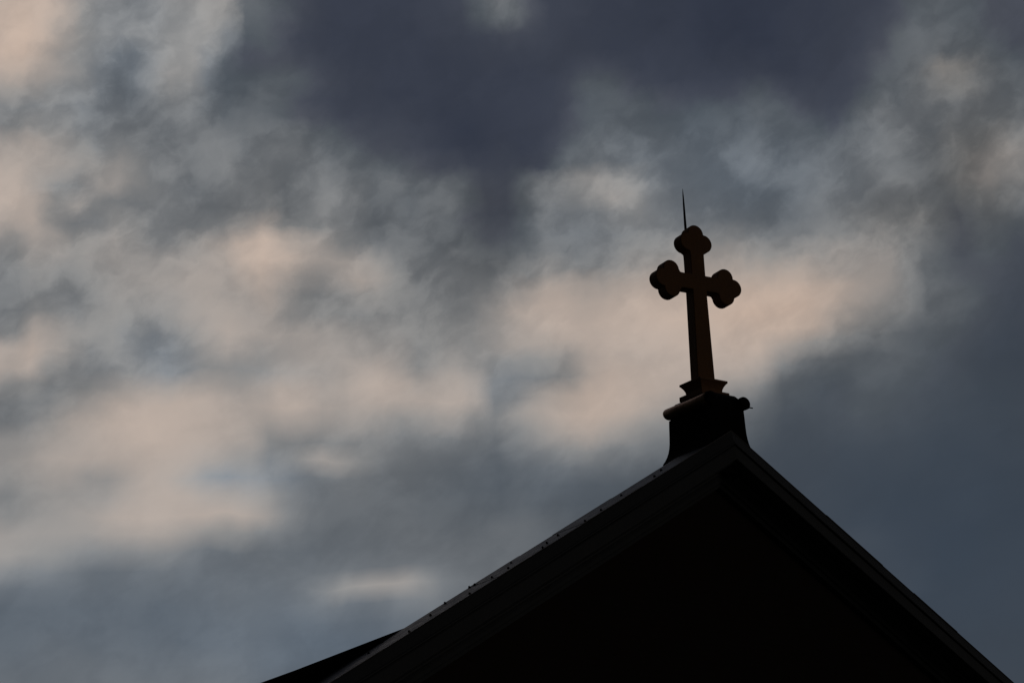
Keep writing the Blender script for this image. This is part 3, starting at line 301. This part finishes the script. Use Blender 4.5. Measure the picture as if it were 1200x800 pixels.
def prism_y(bm, pts, y0, y1):
    """polygon of (x, z) points extruded along Y"""
    a = [bm.verts.new((x, y0, z)) for x, z in pts]; b = [bm.verts.new((x, y1, z)) for x, z in pts]
    n = len(pts)
    bm.faces.new(a); bm.faces.new(b[::-1])
    for i in range(n): bm.faces.new((a[i], b[i], b[(i+1) % n], a[(i+1) % n]))
def loft(bm, rings, cap=True):
    vs = [[bm.verts.new(p) for p in r] for r in rings]
    n = len(rings[0])
    for a, b in zip(vs, vs[1:]):
        for i in range(n): bm.faces.new((a[i], a[(i+1) % n], b[(i+1) % n], b[i]))
    if cap: bm.faces.new(vs[0][::-1]); bm.faces.new(vs[-1])
def rect(hx, hy, cx, cy, z): return [(cx-hx, cy-hy, z), (cx+hx, cy-hy, z), (cx+hx, cy+hy, z), (cx-hx, cy+hy, z)]

def mat(name, c1, c2, scale=6, rough=(0.5, 0.8), metal=0.0, bump=0.2, bscale=40, extra=None, spec=0.5):
    m = bpy.data.materials.new(name); m.use_nodes = True
    nt = m.node_tree; N = nt.nodes; L = nt.links; b = N['Principled BSDF']
    tc = N.new('ShaderNodeTexCoord').outputs['Object']
    n = N.new('ShaderNodeTexNoise'); n.inputs['Scale'].default_value = scale; n.inputs['Detail'].default_value = 8; n.inputs['Roughness'].default_value = 0.62
    L.new(tc, n.inputs['Vector'])
    r = N.new('ShaderNodeValToRGB'); r.color_ramp.elements[0].position = 0.35; r.color_ramp.elements[1].position = 0.68
    r.color_ramp.elements[0].color = (*c1, 1); r.color_ramp.elements[1].color = (*c2, 1)
    L.new(n.outputs['Fac'], r.inputs[0]); L.new(r.outputs[0], b.inputs['Base Color'])
    mr = N.new('ShaderNodeMapRange'); mr.inputs[1].default_value = 0.3; mr.inputs[2].default_value = 0.7
    mr.inputs[3].default_value, mr.inputs[4].default_value = rough
    L.new(n.outputs['Fac'], mr.inputs[0]); L.new(mr.outputs[0], b.inputs['Roughness'])
    b.inputs['Metallic'].default_value = metal
    n2 = N.new('ShaderNodeTexNoise'); n2.inputs['Scale'].default_value = bscale; n2.inputs['Detail'].default_value = 6
    L.new(tc, n2.inputs['Vector'])
    h = n2.outputs['Fac']
    if extra: h = extra(nt, tc, h)
    bp = N.new('ShaderNodeBump'); bp.inputs['Strength'].default_value = bump; bp.inputs['Distance'].default_value = 0.02
    L.new(h, bp.inputs['Height']); L.new(bp.outputs[0], b.inputs['Normal'])
    b.inputs['Specular IOR Level'].default_value = spec
    return m
def brick_extra(nt, tc, h):
    N = nt.nodes; L = nt.links
    mp = N.new('ShaderNodeMapping'); mp.inputs['Rotation'].default_value = (rad(90), 0, 0); L.new(tc, mp.inputs[0])
    br = N.new('ShaderNodeTexBrick'); br.inputs['Scale'].default_value = 1.0; br.inputs['Mortar Size'].default_value = 0.008
    br.inputs['Brick Width'].default_value = 0.22; br.inputs['Row Height'].default_value = 0.075
    br.inputs['Color1'].default_value = (1,1,1,1); br.inputs['Color2'].default_value = (0.85,0.85,0.85,1); br.inputs['Mortar'].default_value = (0.2,0.2,0.2,1)
    L.new(mp.outputs[0], br.inputs['Vector'])
    return br.outputs['Color']

M_gilt = mat('weathered_copper', (0.29, 0.14, 0.06), (0.44, 0.225, 0.10), 5, (0.6, 0.85), 0.1, 0.25, 30)
M_bright = mat('worn_copper', (0.60, 0.36, 0.24), (0.80, 0.52, 0.36), 6, (0.28, 0.42), 0.9, 0.2, 30)
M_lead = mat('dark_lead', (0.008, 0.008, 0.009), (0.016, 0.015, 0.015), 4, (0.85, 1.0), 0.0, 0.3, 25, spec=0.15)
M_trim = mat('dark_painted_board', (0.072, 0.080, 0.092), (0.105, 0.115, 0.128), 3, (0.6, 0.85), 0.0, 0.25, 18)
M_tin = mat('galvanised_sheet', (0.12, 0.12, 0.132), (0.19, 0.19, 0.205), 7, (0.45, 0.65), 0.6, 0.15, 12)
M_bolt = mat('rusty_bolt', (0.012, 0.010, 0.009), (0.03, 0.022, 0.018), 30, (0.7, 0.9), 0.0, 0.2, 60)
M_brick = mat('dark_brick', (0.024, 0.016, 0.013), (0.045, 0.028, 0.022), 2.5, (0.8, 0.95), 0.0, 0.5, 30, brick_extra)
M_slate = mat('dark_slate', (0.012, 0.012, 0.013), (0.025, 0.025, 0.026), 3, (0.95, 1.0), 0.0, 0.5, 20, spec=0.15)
M_iron = mat('black_iron', (0.012, 0.012, 0.012), (0.03, 0.028, 0.026), 20, (0.7, 0.9), 0.0, 0.1, 50)
M_ground = mat('dark_grass', (0.03, 0.045, 0.018), (0.06, 0.075, 0.03), 0.6, (0.9, 1.0), 0.0, 0.6, 8)

# ---------------------------------------------------------------- ground
bm = bmesh.new()
for f in ([(-900,-900),(900,-900),(900,900),(-900,900)],): bm.faces.new([bm.verts.new((x, y, 0)) for x, y in f])
g = mesh_obj('ground', bm, M_ground); g['kind'] = 'structure'

# ---------------------------------------------------------------- church: screen gable, cornice, coping, nave behind
SL = 0.612                  # gable pitch
HW = 6.6                    # half width of the front
AX, AY, AZ = APEX
church = empty('church', (0, 0, 0), 'dark church gable front with stepped rake mouldings and a metal edged coping', 'church')
def rake(off, hw): return [(-hw, AZ-off-SL*hw), (0, AZ-off), (hw, AZ-off-SL*hw)]
# front wall, under the coping
bm = bmesh.new()
r = rake(0.145, HW-0.15)
prism_y(bm, [(r[0][0], 0), r[0], r[1], r[2], (r[2][0], 0)], 0.34, 0.56)
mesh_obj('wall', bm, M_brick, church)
# side and back walls of the nave
bm = bmesh.new()
EH = AZ-0.9-0.4*6.0-0.25
box(bm, -6.0, -5.7, 0.61, 19.6, 0, EH); box(bm, 5.7, 6.0, 0.61, 19.6, 0, EH)
prism_y(bm, [(-5.69, 0), (-5.69, EH-0.05), (0, AZ-1.2), (5.69, EH-0.05), (5.69, 0)], 19.3, 19.6)
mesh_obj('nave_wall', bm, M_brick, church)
# nave roof, flatter than the gable
bm = bmesh.new()
top = AZ-0.96
prism_y(bm, [(-6.5, top-0.4*6.5), (0, top), (6.5, top-0.4*6.5), (6.5, top-0.4*6.5-0.12), (0, top-0.14), (-6.5, top-0.4*6.5-0.12)], 0.722, 20.0)
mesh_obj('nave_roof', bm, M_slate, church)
bm = bmesh.new()          # raised verge of the nave roof against the back of the gable
vt = AZ-0.844
prism_y(bm, [(-6.6, vt-0.413*6.6), (0, vt), (6.6, vt-0.413*6.6), (6.6, vt-0.413*6.6-0.2), (0, vt-0.2), (-6.6, vt-0.413*6.6-0.2)], 0.575, 0.72)
mesh_obj('nave_verge', bm, M_lead, church)

# rake mouldings: profile of (drop below coping, y), swept up one slope and down the other
def sweep(name, prof, m, bevel=0.004, parent=church, hw=HW):
    bm = bmesh.new()
    rings = []
    n = 9                       # old boards: a few millimetres of sag and bow between fixings
    for i in range(-n, n+1):
        x = hw*i/n
        a, c = (random.uniform(-0.003, 0.003), random.uniform(-0.004, 0.004)) if i else (0, 0)
        rings.append([(x, y + (c if y < 0.1 else 0), AZ-dz-SL*abs(x) - (abs(a) if y < 0.1 else 0)) for dz, y in prof])
    loft(bm, rings)
    return mesh_obj(name, bm, m, parent, bevel)
# upper fascia leans out towards its foot, with a small drip lip
sweep('upper_fascia', [(0.008, 0.004), (0.150, -0.036), (0.158, -0.050), (0.176, -0.050), (0.182, -0.020), (0.182, 0.33), (0.14, 0.33), (0.14, 0.562), (0.008, 0.562)], M_trim)
# lower fascia
sweep('lower_fascia', [(0.1845, -0.028), (0.205, -0.040), (0.345, -0.058), (0.362, -0.058), (0.372, -0.010), (0.395, 0.02), (0.41, 0.339), (0.1845, 0.339)], M_trim)
# bed moulding and frieze against the wall
sweep('bed_moulding', [(0.415, 0.12), (0.44, 0.125), (0.47, 0.18), (0.51, 0.215), (0.56, 0.235), (0.575, 0.26), (0.62, 0.28), (0.62, 0.338), (0.415, 0.338)], M_trim)

# metal coping: sheets lapped over each other, bolted down
ca = math.atan(SL)
def coping(side):
    cuts = [0.0, 1.45, 2.20, 2.78, 3.36, 4.9, 6.7]
    first = None
    for k, (a, b) in enumerate(zip(cuts, cuts[1:])):
        bm = bmesh.new()
        over = 0.05 if k % 2 else 0.0
        xa, xb = side*max(a-over, 0.0), side*(b+over)
        if k % 2: prof = [(-0.0045, -0.004), (0.004, -0.004), (0.004, 0.572), (-0.0055, 0.572)]
        else: prof = [(0.0, 0.0), (0.006, 0.0), (0.006, 0.567), (-0.001, 0.567)]
        loft(bm, [[(x, y, AZ-dz-SL*abs(x)) for dz, y in prof] for x in (xa, xb)])
        yield mesh_obj('metal_coping', bm, M_tin, church)
sheets = {s: list(coping(s)) for s in (-1, 1)}
def bolt(x, y, h=0.02, r=0.0125):
    bm = bmesh.new()
    n = 10
    loft(bm, [[(r*k*math.cos(2*math.pi*i/n), r*k*math.sin(2*math.pi*i/n), z) for i in range(n)] for k, z in ((1.3, 0), (1.3, 0.005), (0.9, 0.007), (0.85, h*0.75), (0.5, h))])
    par = sheets[-1][next(k for k, b in enumerate([1.45, 2.20, 2.78, 3.36, 4.9, 6.7]) if -x <= b)]
    o = mesh_obj('bolt', bm, M_bolt, par, smooth=50)
    o.location = (x, y, AZ-SL*abs(x)+0.003); o.rotation_euler = (0, -ca, 0)
for x, y, h in BOLTS: bolt(x, y, h)

# ---------------------------------------------------------------- rooftop cross on its saddle
CY = 0.43
cross = empty('roof_cross', (0, CY, AZ-0.2), 'weathered copper budded cross standing on a black saddle at the gable peak', 'cross')
inv = Matrix.Translation((0, -CY, -(AZ-0.2)))
def cpart(name, bm, m, parent=cross, **k):
    bm.transform(inv if parent is cross else Matrix())
    return mesh_obj(name, bm, m, parent, **k)
# saddle block: concave flared sides sitting astride the coping
bm = bmesh.new()
half = [(0.262, 0.295), (0.268, 0.20), (0.272, 0.10), (0.278, 0.01), (0.288, -0.05), (0.305, -0.11), (0.330, -0.165), (0.362, -0.215), (0.400, -0.262)]
pts = [(-x, AZ+z) for x, z in half] + [(-0.40, AZ-0.50), (0.40, AZ-0.50)] + [(x, AZ+z) for x, z in half[::-1]]
prism_y(bm, pts, 0.05, 0.80)
cpart('saddle_block', bm, M_lead, smooth=25)
# cap block between the bolsters
bm = bmesh.new()
loft(bm, [rect(hx, hy, 0, CY, AZ+z) for hx, hy, z in ((0.252, 0.365, 0.297), (0.252, 0.365, 0.36), (0.235, 0.345, 0.44), (0.215, 0.30, 0.488))])
cpart('cap_block', bm, M_lead, bevel=0.01)
# rolled bolsters left and right, front to back
for s in (-1, 1):
    bm = bmesh.new()
    n = 24; rings = []
    for y, k in ((0.045, 0.45), (0.047, 0.80), (0.056, 0.93), (0.075, 1.0), (0.25, 0.97), (0.43, 0.95), (0.61, 0.97), (0.785, 1.0), (0.804, 0.93), (0.813, 0.80), (0.815, 0.45)):
        rings.append([(s*0.268 + 0.086*k*math.cos(2*math.pi*i/n), y, AZ+0.372 + 0.070*k*math.sin(2*math.pi*i/n)) for i in range(n)])
    loft(bm, rings)
    o = cpart('bolster', bm, M_bright if s < 0 else M_lead, smooth=50)
    if s > 0:
        bm = bmesh.new()
        loft(bm, [[(x, 0.10+rr*math.cos(2*math.pi*i/8), AZ+0.366+rr*math.sin(2*math.pi*i/8)) for i in range(8)] for x, rr in ((0.34, 0.017), (0.395, 0.016), (0.400, 0.009), (0.455, 0.007), (0.458, 0.003))])
        bm.transform(inv)
        mesh_obj('lug', bm, M_iron, o, smooth=40)
# round volute plates closing the front of the bolsters
for s in (-1, 1):
    bm = bmesh.new(); n = 28
    loft(bm, [[(s*0.252+0.088*k*math.cos(2*math.pi*i/n), y, AZ+0.372+0.078*k*math.sin(2*math.pi*i/n)) for i in range(n)] for y, k in ((0.0, 0.55), (0.004, 0.9), (0.012, 1.0), (0.043, 1.0))])
    cpart('volute', bm, M_lead, smooth=40)
# plinth slab and flared collar
bm = bmesh.new(); loft(bm, [rect(0.216, 0.21, 0, CY, AZ+z) for z in (0.49, 0.552)])
cpart('plinth', bm, M_gilt, bevel=0.008)
bm = bmesh.new()
loft(bm, [rect(h, h*0.92, 0, CY, AZ+z) for h, z in ((0.168, 0.5535), (0.160, 0.575), (0.163, 0.60), (0.178, 0.635), (0.200, 0.668), (0.213, 0.678), (0.213, 0.702), (0.185, 0.712), (0.14, 0.722))])
cpart('collar', bm, M_gilt, bevel=0.004)

# the cross itself: trefoil-ended outline, 0.16 thick
def arc(c, r, p0, p1, ccw, n=12):
    a0 = math.atan2(p0[1]-c[1], p0[0]-c[0]); a1 = math.atan2(p1[1]-c[1], p1[0]-c[0])
    if ccw and a1 < a0: a1 += 2*math.pi
    if not ccw and a1 > a0: a1 -= 2*math.pi
    return [(c[0]+r*math.cos(a0+(a1-a0)*i/n), c[1]+r*math.sin(a0+(a1-a0)*i/n)) for i in range(n+1)]
def isect(c0, r0, c1, r1, outer):
    dx, dy = c1[0]-c0[0], c1[1]-c0[1]; d = math.hypot(dx, dy)
    a = (r0*r0-r1*r1+d*d)/(2*d); h = math.sqrt(r0*r0-a*a)
    m = (c0[0]+a*dx/d, c0[1]+a*dy/d)
    q = [(m[0]+h*dy/d, m[1]-h*dx/d), (m[0]-h*dy/d, m[1]+h*dx/d)]
    return max(q, key=lambda p: p[0]+abs(p[1])) if outer else q
def end(L1, off, L2, r, h):
    """points of one trefoil end along +x, from the lower edge (z=-h) round to the upper edge"""
    up, out = (L1, off), (L2, 0.0)
    xs = L1 - math.sqrt(r*r-(off-h)**2)
    P = isect(up, r, out, r, True)
    top = arc(up, r, (xs, h), P, False)               # from the arm edge over the upper bud
    half_o = arc(out, r, P, (L2+r, 0), False)[1:]
    upper = [(xs-0.05, h), (xs-0.018, h+0.003)] + top[1:] + half_o
    lower = [(x, -z) for x, z in upper[:-1]]
    return lower + upper[::-1]
LB = 0.113; ZC = 1.96
arm = end(0.392, 0.120, 0.506, LB, 0.098)
tip = end(0.520, 0.116, 0.632, LB, 0.100)
outline = []
outline += [(0.122, 0.722-ZC), (0.1005, -0.098)]
outline += arm
outline += [(0.100, 0.098)]
outline += [(-z, x) for x, z in tip]
outline += [(-0.100, 0.098)]
outline += [(-x, -z) for x, z in arm]
outline += [(-0.1005, -0.098), (-0.122, 0.722-ZC)]
bm = bmesh.new()
prism_y(bm, outline, -0.080, 0.080)
bm.transform(Matrix.Translation((-0.004, CY, AZ+ZC)) @ Matrix.Rotation(rad(-6), 4, 'Z'))
cpart('cross_body', bm, M_gilt, bevel=0.010)

# ---------------------------------------------------------------- lightning rod clipped to the back of the cross
rod = empty('lightning_rod', (0.0, CY+0.115, AZ+0.72), 'thin black pointed lightning rod rising behind the top of the cross', 'lightning rod')
bm = bmesh.new()
n = 10
loft(bm, [[(rr*math.cos(2*math.pi*i/n), rr*math.sin(2*math.pi*i/n), z) for i in range(n)] for z, rr in ((0.0, 0.016), (1.6, 0.016), (2.05, 0.0155), (2.30, 0.012), (2.45, 0.008), (2.54, 0.002))])
mesh_obj('spike', bm, M_iron, rod, smooth=60)
for z in (0.5, 1.45):
    bm = bmesh.new(); box(bm, -0.03, 0.03, -0.034, 0.02, z-0.015, z+0.015)
    mesh_obj('clip', bm, M_iron, rod, bevel=0.004)
# conductor strap running from the rod foot over the back of the saddle
bm = bmesh.new()
path = [(0.0, 0.0, 0.02), (0.0, 0.02, -0.10), (0.0, 0.20, -0.22), (0.0, 0.285, -0.30), (0.0, 0.30, -0.42), (0.0, 0.30, -1.1)]
loft(bm, [[(px+0.012*cx, py+0.006*cy, pz) for cx, cy in ((-1, -1), (1, -1), (1, 1), (-1, 1))] for px, py, pz in path])
mesh_obj('conductor', bm, M_iron, rod)
